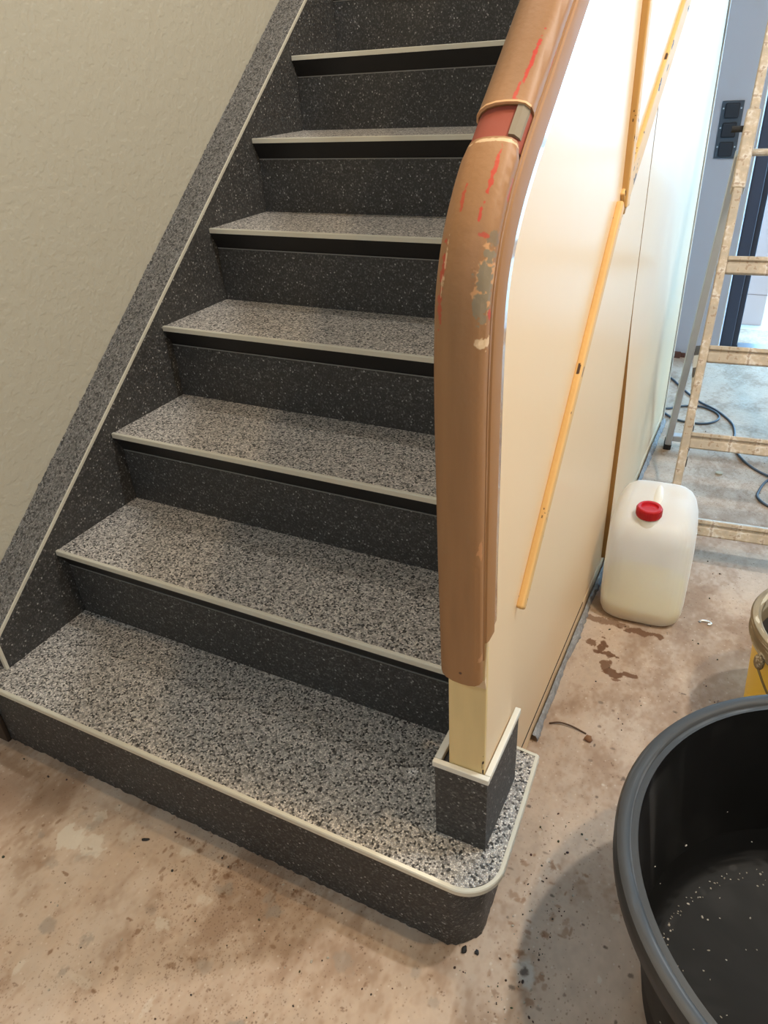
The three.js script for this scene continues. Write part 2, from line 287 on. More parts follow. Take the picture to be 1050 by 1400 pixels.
// ------------------------------------------------------------------ lamps in the ceiling
M.lampRing = std({ color: sRGB(235, 235, 232), roughness: 0.4 });
for (const l of LAMPS) {
  const t = thing('ceiling_spotlight', l.label, 'ceiling lamp', [l.at[0], CEIL, l.at[1]]);
  const ring = new THREE.LatheGeometry([[0.042, 0.0], [0.042, -0.012], [0.05, -0.018], [0.064, -0.016], [0.07, -0.006], [0.07, 0.0]].map(([r, y]) => new THREE.Vector2(r, y)), 40);
  mesh('lamp_ring', clean(ring), M.lampRing, t);
  const disc = new THREE.CylinderGeometry(0.04, 0.04, 0.008, 32);
  mesh('lamp_lens', clean(disc.translate(0, -0.006, 0)), std({ color: 0xffffff, emissive: l.color, emissiveIntensity: 6, roughness: 0.4 }), t);
  const s = new THREE.SpotLight(l.color, l.power, 0, l.angle, l.penumbra, 2);
  s.position.set(l.at[0], CEIL - 0.03, l.at[1]); s.target.position.set(...l.aim); s.castShadow = true; s.shadow.mapSize.set(2048, 2048); s.shadow.radius = 2.2; s.shadow.bias = -0.0004;
  scene.add(s, s.target);
}

// ------------------------------------------------------------------ staircase
const RISE = 0.185, RUN = 0.233, STEPS = 9, SR = 1.012;      // SR: right end of the treads, at the balustrade
const stairs = thing('staircase', 'straight staircase clad in grey and black pebble stone with pale nosing strips', 'staircase', [0, 0, 0]);
// platform outline of the lowest step, from back left round the rounded front corner to back right
const outline = [];
{
  outline.push([XL + 0.001, -0.217]);
  for (let i = 0; i <= 40; i++) outline.push([XL + 0.001 + (1.049 - XL) * (i + 1) / 41, -0.217]);
  for (let i = 1; i <= 14; i++) { const a = Math.PI / 2 * i / 14; outline.push([1.05 + 0.063 * Math.sin(a), -0.28 + 0.063 * Math.cos(a)]); }
  outline.push([1.107, -0.4], [1.1, -0.508]);
  for (let i = 1; i <= 4; i++) { const a = Math.PI / 2 * i / 4; outline.push([1.1 - 0.006 * (1 - Math.cos(a)), -0.508 - 0.006 * Math.sin(a)]); }
  outline.push([1.04, -0.519]);
}
const inset = (d, dr) => outline.map(([x, z]) => [x > 1.0 ? x - dr * smooth(1.0, 1.1, x) : x, z + (z > -0.29 ? -d * smooth(-0.29, -0.23, z) : 0)]);
{
  const tr = mesh('tread', slabY([...inset(0.006, 0.006), [1.011, -0.519], [1.011, -0.53], [XL + 0.001, -0.53]], RISE - 0.02, RISE, 0), M.tread, stairs);
  mesh('nosing_strip', sweep(pathFrames(outline, RISE), [[-0.0062, 0.0012], [-0.0005, 0.001], [0.001, -0.001], [0.001, -0.0098], [-0.0062, -0.0098]].reverse()), M.trim, tr);
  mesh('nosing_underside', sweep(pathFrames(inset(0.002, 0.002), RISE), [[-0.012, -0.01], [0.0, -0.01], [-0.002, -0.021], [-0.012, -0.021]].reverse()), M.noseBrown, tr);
  // base with a ragged foot
  const pts = inset(0.012, 0.028), r = rngOf(5), pos = [], idx = [], fine = [];
  for (let i = 0; i + 1 < pts.length; i++) { const a = pts[i], b = pts[i + 1], n = Math.max(1, Math.round(Math.hypot(a[0] - b[0], a[1] - b[1]) / 0.007)); for (let k = 0; k < n; k++) fine.push([lerp(a[0], b[0], k / n), lerp(a[1], b[1], k / n)]); }
  fine.push(pts[pts.length - 1]);
  fine.forEach(([x, z], i) => { const j = r() < 0.4 ? 0.004 * r() : 0, y0 = 0.0015 + j; pos.push(x, RISE - 0.02, z, x, 0.02, z, x + 0.002 * (r() - 0.5), y0, z + 0.003 * (r() - 0.3)); if (i) { const a = (i - 1) * 3, b = i * 3; for (const k of [0, 1]) idx.push(a + k, a + k + 1, b + k, b + k, a + k + 1, b + k + 1); } });
  const g = new THREE.BufferGeometry(); g.setAttribute('position', new THREE.Float32BufferAttribute(pos, 3)); g.setIndex(idx); g.computeVertexNormals();
  const wallG = uvBox(g), core = slabY([...inset(0.02, 0.036), [1.011, -0.519], [1.011, -0.53], [XL + 0.001, -0.53]], 0.001, RISE - 0.021, 0);
  wallG.computeVertexNormals();
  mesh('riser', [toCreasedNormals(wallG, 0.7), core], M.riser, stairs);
}
for (let k = 2; k <= STEPS; k++) {
  const z = -k * RUN, y = k * RISE;
  const tr = mesh('tread', prismX([[z - 0.007, y], [z - 0.007, y - 0.011], [z - 0.0245, y - 0.05], [z - RUN - 0.03, y - 0.05], [z - RUN - 0.03, y]], 0.0005, SR), M.tread, stairs);
  mesh('nosing_strip', prismX([[z, y - 0.0005], [z, y - 0.0105], [z - 0.0075, y - 0.0105], [z - 0.0075, y + 0.0012], [z - 0.001, y + 0.001]], 0.0005, SR), M.trim, tr);
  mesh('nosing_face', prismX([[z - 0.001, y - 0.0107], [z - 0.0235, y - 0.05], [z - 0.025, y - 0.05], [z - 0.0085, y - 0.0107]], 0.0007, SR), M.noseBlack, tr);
  mesh('nosing_line', prismX([[z - 0.0215, y - 0.05], [z - 0.0225, y - 0.0525], [z - 0.026, y - 0.0525], [z - 0.026, y - 0.05]], 0.0007, SR), M.thinLine, tr);
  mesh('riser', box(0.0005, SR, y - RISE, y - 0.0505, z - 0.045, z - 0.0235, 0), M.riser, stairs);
}
// wall stringer on the left
{
  const top = (z) => -z * RISE / RUN + 0.051, zf = -0.27, ze = -2.36;
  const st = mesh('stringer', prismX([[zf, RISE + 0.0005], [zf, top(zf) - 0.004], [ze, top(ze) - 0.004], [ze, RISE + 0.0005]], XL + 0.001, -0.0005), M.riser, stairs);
  // pebble cap with a ragged edge against the wall
  const r = rngOf(9), pos = [], idx = [], n = 420;
  for (let i = 0; i <= n; i++) {
    const z = lerp(zf, ze, i / n), y = top(z), j = 0.0025 * (r() - 0.5) + (r() < 0.06 ? 0.004 * r() : 0);
    pos.push(-0.003, y - 0.012, z, -0.003, y, z, -0.045, y + 0.0005 * (r() - 0.5), z, XL + 0.006, y + 0.001 * (r() - 0.5), z, XL + 0.0015, y + 0.0035 + j, z);
    if (i) for (let k = 0; k < 4; k++) { const a = (i - 1) * 5 + k, b = i * 5 + k; idx.push(a, b, a + 1, b, b + 1, a + 1); }
  }
  const g = new THREE.BufferGeometry(); g.setAttribute('position', new THREE.Float32BufferAttribute(pos, 3)); g.setIndex(idx); g.computeVertexNormals();
  mesh('stringer_cap', uvBox(g), M.cap, st);
  const d = 0.0052;
  mesh('edge_trim', [prismX([[zf + 0.0005, top(zf) - 0.006], [zf + 0.0005, top(zf) + 0.0012], [ze, top(ze) + 0.0012], [ze, top(ze) - 0.006]], -0.0035, 0.0012), prismX([[zf + 0.003, RISE + 0.001], [zf + 0.003, top(zf) + 0.001], [zf - 0.004, top(zf) - 0.001], [zf - 0.004, RISE + 0.001]], -0.007, 0.001)], M.trim, st);
}
struct('trim_3', box(XL + 0.0005, -0.022, 0, 0.16, -0.2285, -0.2185), M.noseBrown);

// pebble-clad newel base with its pale capping ring
{
  const nb = mesh('newel_base', slabY([[0.992, -0.447], [0.992, -0.297], [1.0755, -0.297], [1.0755, -0.447], [1.0688, -0.447], [1.0688, -0.3028], [1.0118, -0.3028], [1.0118, -0.447]], RISE + 0.0005, 0.346, 0.001), M.riser, stairs);
  const t = 0.346, h = 0.011;
  mesh('capping_strip', box(0.989, 1.0785, t, t + h, -0.3025, -0.2935, 0.0015), M.trimWhite, nb);
  mesh('capping_strip', box(1.069, 1.0785, t, t + h, -0.4485, -0.303, 0.0015), M.trimWhite, nb);
  mesh('capping_strip', box(0.989, 1.0005, t, t + h, -0.4485, -0.303, 0.0015), M.trimWhite, nb);
}

// ------------------------------------------------------------------ balustrade and the closed side under the stairs
const BX0 = 1.0135, BX1 = 1.068, BZF = -0.3035;
const railPts = [[-0.268, 0.5], [-0.264, 0.62], [-0.26, 0.74], [-0.258, 0.86], [-0.257, 0.94], [-0.259, 1.01], [-0.266, 1.065], [-0.284, 1.112], [-0.312, 1.152], [-0.35, 1.19], [-0.41, 1.238], [-0.485, 1.299], [-0.6, 1.391], [-1.0, 1.711], [-1.6, 2.191], [-1.97, 2.487]];
const railCurve = new THREE.CatmullRomCurve3(railPts.map(([z, y]) => V(0, y, z)), false, 'centripetal');
const RAILN = 400, railS = railCurve.getSpacedPoints(RAILN), railLen = railCurve.getLength();
const uAtY = (y) => { for (let i = 0; i < RAILN; i++) if (railS[i + 1].y >= y) return (i + (y - railS[i].y) / (railS[i + 1].y - railS[i].y)) / RAILN * railLen; return railLen; };
const XC = 1.039;
function railFrames(u0, u1, n, off = 0, scale) {
  const out = [];
  for (let i = 0; i <= n; i++) {
    const u = lerp(u0, u1, i / n), t = u / railLen, p = railCurve.getPointAt(t), d = railCurve.getTangentAt(t), o = V(0, -d.z, d.y);
    out.push({ p: V(XC, p.y, p.z).addScaledVector(o, off), side: V(1, 0, 0), out: o, u, scale: scale ? scale(u) : 1 });
  }
  return out;
}
const balu = thing('balustrade', 'solid cream painted stair balustrade with battens and a brown handrail cap', 'balustrade', [0, 0, 0]);
{
  const inner = railFrames(uAtY(0.505), railLen, 60, -0.03).map((f) => [f.p.z, f.p.y]);
  const low = [[-0.427, RISE + 0.001], [-0.427, 0.57], [-0.807, 0.99], [-0.87, 1.035], [-0.983, 1.104], [-1.311, 1.327], [-2.35, 2.034], [-2.35, 2.487]];
  mesh('panel', prismX([[BZF - 0.008, RISE + 0.001], [BZF - 0.008, 0.5], ...inner.slice(1), ...[...low].reverse()], BX0, BX1 - 0.0005), M.enamel, balu);
  mesh('newel_post', [box(BX0 - 0.001, BX1, RISE + 0.001, 0.6, BZF - 0.0078, BZF, 0.002)], M.newelPaint, balu);
  // battens along the lower edge, an upright one, and one that follows the upper flight
  const P = (z, y, o = 0) => V(BX1 + 0.004 + o, y, z), X = V(1, 0, 0);
  mesh('batten', bar(P(-0.432, 0.572), P(-0.868, 1.05), 0.012, 0.021, X, 0.004), M.batten, balu);
  mesh('batten', bar(P(-0.902, 1.04), P(-0.902, 1.66), 0.012, 0.024, X, 0.003), M.batten, balu);
  mesh('batten', bar(P(-0.892, 1.045, -0.002), P(-2.34, 2.03, -0.002), 0.008, 0.042, X, 0.003), M.batten, balu);
}
// wall under the stairs: two boards with an open joint
{
  const x0 = 1.0138, x1 = 1.035, top = (z) => Math.min(2.4, (z > -0.85 ? 0.57 + 1.105 * (-0.427 - z) : 1.04 + 0.68 * (-0.88 - z)) + 0.02);
  const boards = [];
  const prof = (za, zb) => { const a = []; for (let i = 0; i <= 12; i++) { const z = lerp(za, zb, i / 12); a.push([z, top(z)]); } return [[za, 0.048], ...a, [zb, 0.048]]; };
  const wu = new THREE.Group(); wu.name = 'wall_under_stairs'; wu.userData.kind = 'structure'; scene.add(wu);
  mesh('board', prismX([[-0.45, 0.1868], ...prof(-0.45, -1.361).slice(1), [-0.5225, 0.048], [-0.5225, 0.1868]], x0, x1, 0.0015), M.enamel, wu);
  {
    const g = new THREE.BufferGeometry(), pos = [], idx = [], za = -1.3675, zb = -2.46, nz = 24, ny = 24;
    const bow = (z, y) => 0.0105 * smooth(0.78, 0.4, y) * smooth(-1.95, za, z);
    for (let i = 0; i <= nz; i++) for (let k = 0; k <= ny; k++) { const z = lerp(za, zb, i / nz), y = lerp(0.048, top(z), k / ny); pos.push(x1 + bow(z, y), y, z); }
    for (let i = 0; i < nz; i++) for (let k = 0; k < ny; k++) { const a = i * (ny + 1) + k, b = a + ny + 1; idx.push(a, b, a + 1, b, b + 1, a + 1); }
    g.setAttribute('position', new THREE.Float32BufferAttribute(pos, 3)); g.setIndex(idx); g.computeVertexNormals();
    const face = uvBox(g); face.computeVertexNormals();
    const bm = mesh('board', [toCreasedNormals(face, 0.5), prismX(prof(za - 0.001, zb), x0, x1 - 0.002, 0)], M.enamel, wu);
    const e = new THREE.BufferGeometry(), ep = [], ei = [];
    for (let k = 0; k <= 24; k++) { const y = lerp(0.048, 1.2, k / 24); ep.push(x1 - 0.004, y, za + 0.0004, x1 + bow(za, y) + 0.0002, y, za + 0.0004); if (k) { const a = (k - 1) * 2; ei.push(a, a + 1, a + 2, a + 2, a + 1, a + 3); } }
    e.setAttribute('position', new THREE.Float32BufferAttribute(ep, 3)); e.setIndex(ei); e.computeVertexNormals();
    mesh('raw_edge', uvBox(e), Object.assign(M.bareWood, { side: THREE.DoubleSide }), bm);
  }
  mesh('joint_backing', box(x0 - 0.0008, x1 - 0.006, 0.05, 1.3, -1.3673, -1.3612, 0), M.bareWood, wu);
  mesh('crack_backing', box(x0, x1 + 0.0008, 0.0442, 0.0478, -1.15, -0.522, 0), M.crack, wu);
  mesh('baseboard', box(x0, x1 + 0.0005, 0.0, 0.044, -2.46, -0.5215, 0.002), M.enamel, wu);
  struct('wall_stair_end', box(-0.088, x0 - 0.001, 0, CEIL - 0.001, -2.46, -2.4, 0), M.wallPlain);
  mesh('corner_gap', box(x1 - 0.003, x1 + 0.0015, 0.0, 2.1, -2.468, -2.4605, 0.001), std({ color: sRGB(104, 104, 106), roughness: 0.7 }), wu);
  mesh('corner_bead', box(x1 - 0.003, x1 + 0.005, 0.0, 2.1, -2.478, -2.4685, 0.001), M.trimWhite, wu);
  // rough mortar bead along the floor
  const r = rngOf(17), pos = [], idx = [], n = 260, m = 6;
  for (let i = 0; i <= n; i++) {
    const z = lerp(-0.7, -2.45, i / n), w = 0.004 + 0.01 * fbm(i / n, 0.3, 20, 3, 141) + 0.002 * r(), h = 0.012 + 0.012 * fbm(i / n, 0.7, 24, 3, 145);
    for (let k = 0; k <= m; k++) { const a = Math.PI / 2 * k / m; pos.push(x1 + 0.0045 + w * Math.cos(a) * (0.85 + 0.3 * r()), 0.0005 + h * Math.sin(a) * (0.85 + 0.3 * r()), z); }
    if (i) for (let k = 0; k < m; k++) { const a = (i - 1) * (m + 1) + k, b = i * (m + 1) + k; idx.push(a, a + 1, b, b, a + 1, b + 1); }
  }
  const g = new THREE.BufferGeometry(); g.setAttribute('position', new THREE.Float32BufferAttribute(pos, 3)); g.setIndex(idx); g.computeVertexNormals();
  mesh('mortar_bead', uvBox(g), Object.assign(M.mortar, { side: THREE.DoubleSide }), wu);
}

// handrail cap: brown plastic with scrapes; texture 0.12 m (girth) by 1.2 m (length)
const TL = 1.2, TG = 0.14, RW = 1536, RH = 180, railImg = new Float32Array(RW * RH * 3);
const railU0 = uAtY(0.566);
{
  for (let y = 0; y < RH; y++) for (let x = 0; x < RW; x++) { const n = fbm(x / RW, y / RH, 14, 4, 151), k = 0.95 + 0.1 * n, i = (y * RW + x) * 3; railImg[i] = 156 * k; railImg[i + 1] = 113 * k; railImg[i + 2] = 74 * k; }
  // mark at world height Y and fraction v across the visible front (0 = stair side, 1 = outer edge)
  const V0 = 0.028, V1 = 0.098, mark = (Y, v, du, dv, col, amount, seed, rag = 0.8, tilt = 0) => {
    const cx = uAtY(Y) % TL / TL * RW, cy = lerp(V0, V1, v) / TG * RH, sx = du / TL * RW, sy = dv / TG * RH;
    for (let y = Math.max(0, Math.floor(cy - 2 * sy - 4)); y < Math.min(RH, cy + 2 * sy + 4); y++) for (let x = Math.max(0, Math.floor(cx - 2 * sx)); x < Math.min(RW, cx + 2 * sx); x++) {
      const dx = (x - cx) / sx, dy = (y - cy - tilt * (x - cx)) / sy, d = Math.hypot(dx, dy) + rag * 2 * (fbm(x / 256 + seed * 0.17, y / 256, 40, 3, 160 + seed) - 0.5), a = amount * smooth(1.05, 0.85, d);
      if (a > 0) { const i = (y * RW + x) * 3; for (let k = 0; k < 3; k++) railImg[i + k] = lerp(railImg[i + k], col[k], a); }
    }
  };
  const RED = [196, 52, 34], GREY = [138, 122, 98], WHITE = [226, 196, 158];
  mark(1.075, 0.72, 0.03, 0.0105, [214, 160, 110], 0.8, 2, 0.7); mark(1.078, 0.72, 0.027, 0.009, GREY, 1, 1, 0.9); mark(1.05, 0.68, 0.013, 0.007, GREY, 0.95, 3, 0.9); mark(1.112, 0.76, 0.007, 0.006, [130, 110, 86], 0.95, 4);
  mark(1.018, 0.78, 0.005, 0.012, WHITE, 0.9, 5, 1.1); mark(1.02, 0.66, 0.004, 0.005, WHITE, 0.8, 15, 1);
  mark(1.162, 0.55, 0.026, 0.002, RED, 0.8, 6, 0.9, 0.04); mark(1.13, 0.5, 0.008, 0.0018, RED, 0.8, 7, 1); mark(1.15, 0.88, 0.012, 0.0025, RED, 0.5, 8, 1); mark(1.14, 0.2, 0.012, 0.002, RED, 0.55, 9, 1);
  mark(1.112, 0.6, 0.003, 0.005, RED, 0.6, 10, 1.2); mark(1.085, 0.06, 0.02, 0.0035, RED, 0.6, 11, 1.2); mark(1.05, 0.04, 0.02, 0.003, RED, 0.5, 12, 1.2); mark(1.095, 0.1, 0.02, 0.0012, WHITE, 0.7, 16, 1); mark(1.07, 0.07, 0.01, 0.001, WHITE, 0.7, 17, 1); mark(1.045, 0.86, 0.004, 0.003, RED, 0.7, 18, 1);
  mark(1.245, 0.56, 0.034, 0.0023, RED, 0.95, 13, 0.8, 0.03); mark(1.222, 0.5, 0.01, 0.0018, RED, 0.85, 14, 0.9); mark(1.255, 0.92, 0.014, 0.002, RED, 0.5, 19, 1);
  mark(0.78, 0.78, 0.012, 0.004, [206, 146, 100], 0.6, 20, 0.9); mark(0.61, 0.82, 0.006, 0.006, [200, 150, 110], 0.7, 21, 1); mark(0.585, 0.42, 0.0025, 0.0025, [80, 50, 34], 0.9, 22, 0.5);
  mark(1.184, 0.5, 0.002, 0.034, WHITE, 0.85, 23, 0.4);
}
const railMap = texture(RW, RH, (x, y) => { const i = (y * RW + x) * 3; return [railImg[i], railImg[i + 1], railImg[i + 2]]; }, true, TL, TG);
M.rail = std({ map: railMap, roughness: 0.55, bumpMap: texture(256, 256, (x, y) => 255 * fbm(x / 256, y / 256, 24, 3, 171), false, 0.1), bumpScale: 0.0002 });
M.railPlain = phy({ color: sRGB(160, 117, 77), roughness: 0.6, specularIntensity: 0.5 });
M.railLight = phy({ color: sRGB(160, 117, 77), roughness: 0.2, clearcoat: 1, clearcoatRoughness: 0.08 });
{
  // front crown: from the stair side edge round to the outer corner
  const crown = [[-0.0275, -0.032], [-0.0275, -0.02], [-0.0255, -0.0125], [-0.021, -0.0065], [-0.014, -0.0018], [-0.004, 0.0012], [0.007, 0.0022], [0.018, 0.0018], [0.0255, -0.0004], [0.0302, -0.005], [0.0315, -0.011], [0.031, -0.016], [0.0285, -0.018], [-0.022, -0.032]];
  const ug0 = uAtY(1.187), ug1 = uAtY(1.213);
  mesh('handrail', sweep(railFrames(railU0, ug0, 90, 0, (u) => 0.9 + 0.1 * smooth(0, 0.016, ug0 - u)), crown), M.rail, balu);
  mesh('handrail', sweep(railFrames(ug1, railLen, 60), crown), M.rail, balu);
  mesh('rail_core', sweep(railFrames(ug0 - 0.006, ug1 + 0.006, 8, -0.0045), crown.map(([s, n]) => [s * 0.95, n])), std({ color: sRGB(150, 72, 54), roughness: 0.75 }), balu).userData.label = 'dull red core bared in the gap of the brown cap';
  const chip = sweep(railFrames(ug0 + 0.004, ug1 + 0.008, 6, -0.001), [[0.017, -0.006], [0.0185, 0.0012], [0.024, 0.0002], [0.0285, -0.005], [0.029, -0.012], [0.02, -0.012]]);
  mesh('mortar_chip', chip, std({ color: sRGB(140, 128, 110), roughness: 0.9 }), balu).userData.label = 'grey mortar lump beside the gap';
  // broken pale lips of the two cap ends
  const lip = crown.slice(1, 10).map(([s, n]) => [s, n + 0.0004]);
  const lipR = rngOf(23);
  const lipFrames = (u) => railFrames(u - 0.0012, u + 0.0012, 2, 0.0008);
  mesh('broken_edge', sweep(lipFrames(ug1), [...lip, ...lip.map(([s, n]) => [s * 0.95, n - 0.003]).reverse()]), std({ color: sRGB(216, 168, 120), roughness: 0.6 }), balu);
  // side flange that wraps onto the panel, with its pale edge
  const fl = [[0.0268, -0.0185], [0.0315, -0.017], [0.0345, -0.019], [0.036, -0.024], [0.0362, -0.043], [0.0305, -0.043]];
  mesh('rail_flange', sweep(railFrames(uAtY(0.628), railLen, 130), fl), M.railPlain, balu);
  mesh('edge_line', sweep(railFrames(uAtY(0.6), railLen, 130), [[0.031, -0.0148], [0.0322, -0.0153], [0.0328, -0.0168], [0.031, -0.0178]]), M.railLight, balu);
  mesh('flange_edge', sweep(railFrames(uAtY(0.638), railLen, 130), [[0.0295, -0.0432], [0.0358, -0.0432], [0.0352, -0.054], [0.0295, -0.054]]), M.railLight, balu);
  mesh('filler', sweep(railFrames(uAtY(0.56), uAtY(0.629), 8, 0, (u) => 0.93 + 0.05 * smooth(uAtY(0.56), uAtY(0.629), u)), [[0.029, -0.019], [0.0345, -0.022], [0.034, -0.03], [0.029, -0.034]]), std({ color: sRGB(206, 176, 130), roughness: 0.7 }), balu);
}

// ------------------------------------------------------------------ socket plate on the back wall
{
  const t = thing('socket_outlet', 'dark triple socket mounting plate on the grey wall by the door', 'socket', [1.041, 0.968, ZB]);
  mesh('mounting_plate', box(-0.041, 0.041, -0.105, 0.105, 0, 0.008, 0.002), std({ color: sRGB(78, 84, 92), roughness: 0.4, metalness: 0.4 }), t);
  for (let i = -1; i <= 1; i++) {
    const g = box(-0.027, 0.027, -0.027 - i * 0.07, 0.027 - i * 0.07, 0.008, 0.02, 0.005);
    const s = mesh('socket_insert', clean(g), std({ color: sRGB(28, 32, 42), roughness: 0.5 }), t);
    for (const x of [-0.033, 0.033]) { const q = new THREE.CylinderGeometry(0.003, 0.003, 0.004, 10); q.rotateX(Math.PI / 2); q.translate(x, -i * 0.07 + 0.008, 0.009); mesh('screw', clean(q), M.screw ??= std({ color: sRGB(205, 208, 212), roughness: 0.3, metalness: 0.8 }), s); }
  }
}

// ------------------------------------------------------------------ cardboard carton out on the terrace
{
  const t = thing('cardboard_box', 'brown cardboard carton standing outside the open garden door', 'box', [1.13, -0.02, -4.12]);
  const cm = std({ color: sRGB(206, 186, 178), roughness: 0.85 });
  mesh('carton', box(-0.19, 0.19, 0, 0.9, -0.2, 0.2, 0.004), cm, t);
  mesh('tape', box(-0.1905, 0.1905, 0.16, 0.164, -0.2006, 0.2006, 0), std({ color: sRGB(150, 130, 122), roughness: 0.6 }), t);
}

// ------------------------------------------------------------------ ladder
{
  const splat = texture(512, 512, (x, y) => {
    const u = x / 512, v = y / 512, n = fbm(u, v, 7, 5, 181), m = fbm(u, v, 30, 3, 187);
    const c = [176, 164, 148], t = smooth(0.42, 0.6, n), q = smooth(0.7, 0.85, n + 0.3 * m), w = smooth(0.66, 0.78, m) * 0.7;
    return c.map((v, i) => lerp(lerp(lerp(v, [188, 172, 152][i], t), [206, 200, 192][i], q), [140, 118, 98][i], w) * (0.94 + 0.12 * m));
  }, true, 0.3);
  M.ladder = std({ map: splat, roughness: 0.6, metalness: 0.15, bumpMap: splat, bumpScale: 0.0004 });
  M.ladderGrey = std({ color: sRGB(178, 182, 188), roughness: 0.5, metalness: 0.2 });
  M.rubber = std({ color: sRGB(38, 38, 40), roughness: 0.8 });
  const F = V(1.184, 0, -1.453), d = V(-0.002, 0.896, -0.444).normalize(), e = V(0.996, 0, -0.092).normalize(), n = e.clone().cross(d).normalize(), WID = 0.4;
  const t = thing('stepladder', 'folding aluminium ladder spattered with beige plaster standing by the garden door', 'ladder', [1.38, 0, -1.6]);
  const o = t.position, L = (v) => v.clone().sub(o), at = (s, w = 0, k = 0) => L(F.clone().addScaledVector(d, s).addScaledVector(e, w).addScaledVector(n, k));
  for (const w of [0, WID]) {
    const rl = mesh('rail', [bar(at(0.02, w), at(1.06, w), 0.022, 0.055, e, 0.003)], M.ladder, t);
    mesh('rail', [bar(at(1.2, w), at(2.1, w), 0.022, 0.055, e, 0.003)], M.ladder, t);
    mesh('hinge', [bar(at(1.03, w), at(1.23, w), 0.034, 0.06, e, 0.006)], M.ladder, t);
    mesh('rubber_foot', bar(at(0.0, w).setY(0.0005), at(0.05, w), 0.028, 0.062, e, 0.004), M.rubber, rl);
  }
  for (let k = 0; k < 4; k++) {
    const s = 0.134 + 0.235 * k;
    // tread with a flat top and a grooved front lip
    mesh('rung', [bar(at(s + 0.012, 0.01, 0.005), at(s + 0.012, WID - 0.01, 0.005), 0.012, 0.052, d, 0.003), bar(at(s - 0.014, 0.01, 0.018), at(s - 0.014, WID - 0.01, 0.018), 0.026, 0.02, d, 0.004), bar(at(s + 0.003, 0.01, 0.02), at(s + 0.003, WID - 0.01, 0.02), 0.016, 0.008, d, 0.003)], M.ladder, t);
  }
  const ax = []; for (const [a, b, r] of [[0.0, WID, 0.009], [0.07, WID - 0.07, 0.017]]) { const g = new THREE.CylinderGeometry(r, r, b - a, 16); g.applyMatrix4(new THREE.Matrix4().makeBasis(n, e, d).setPosition(at(1.13, (a + b) / 2))); ax.push(g); }
  mesh('hinge_axle', ax, M.ladder, t);
  const kn = new THREE.CylinderGeometry(0.008, 0.008, 0.03, 12); kn.applyMatrix4(new THREE.Matrix4().makeBasis(n, e, d).setPosition(at(1.19, -0.03, -0.0))); mesh('locking_knob', clean(kn), M.rubber, t);
  // rear section hanging from the hinge
  const RB = V(1.088, 0.0, -2.237), RT = F.clone().addScaledVector(d, 1.14).addScaledVector(e, -0.012).addScaledVector(n, -0.03), rd = RT.clone().sub(RB).normalize();
  for (const w of [0, WID]) {
    const a = RB.clone().addScaledVector(e, w), b = RT.clone().addScaledVector(e, w + (w ? 0.024 : 0));
    const rl = mesh('rear_rail', bar(L(a.clone().addScaledVector(rd, 0.025)), L(b), 0.022, 0.045, e, 0.003), M.ladderGrey, t);
    mesh('rubber_foot', bar(L(a.clone().setY(0.0005)), L(a.clone().addScaledVector(rd, 0.03)), 0.026, 0.048, e, 0.004), M.rubber, rl);
  }
  for (const s of [0.05, 0.41, 0.72]) mesh('rear_rung', bar(L(RB.clone().addScaledVector(rd, s).addScaledVector(e, 0.01)), L(RB.clone().addScaledVector(rd, s).addScaledVector(e, WID - 0.01)), 0.025, 0.025, rd, 0.004), M.ladderGrey, t);
  // webbing strap between the sections
  const sa = RB.clone().addScaledVector(rd, 0.44).addScaledVector(e, 0.02), sb = F.clone().addScaledVector(d, 0.3).addScaledVector(e, 0.015).addScaledVector(n, -0.03), mid = sa.clone().lerp(sb, 0.5).add(V(0.01, -0.09, 0));
  const sc = new THREE.CatmullRomCurve3([sa, sa.clone().lerp(mid, 0.5).add(V(0, -0.02, 0)), mid, sb]), fr = sc.getSpacedPoints(24).map((p, i) => { const tt = sc.getTangentAt(i / 24), a = 0.35 + 1.2 * i / 24, s0 = e.clone().applyAxisAngle(tt, a); return { p: L(p), side: s0, out: s0.clone().cross(tt).normalize() }; });
  mesh('strap', sweep(fr, [[-0.012, -0.001], [0.012, -0.001], [0.012, 0.001], [-0.012, 0.001]]), std({ roughness: 0.9, map: texture(8, 64, (x, y) => 0, false) && texture(64, 8, (x) => (x % 32 < 14 ? [96, 92, 88] : [206, 200, 190]), true, 0.16, 0.05) }), t);
}

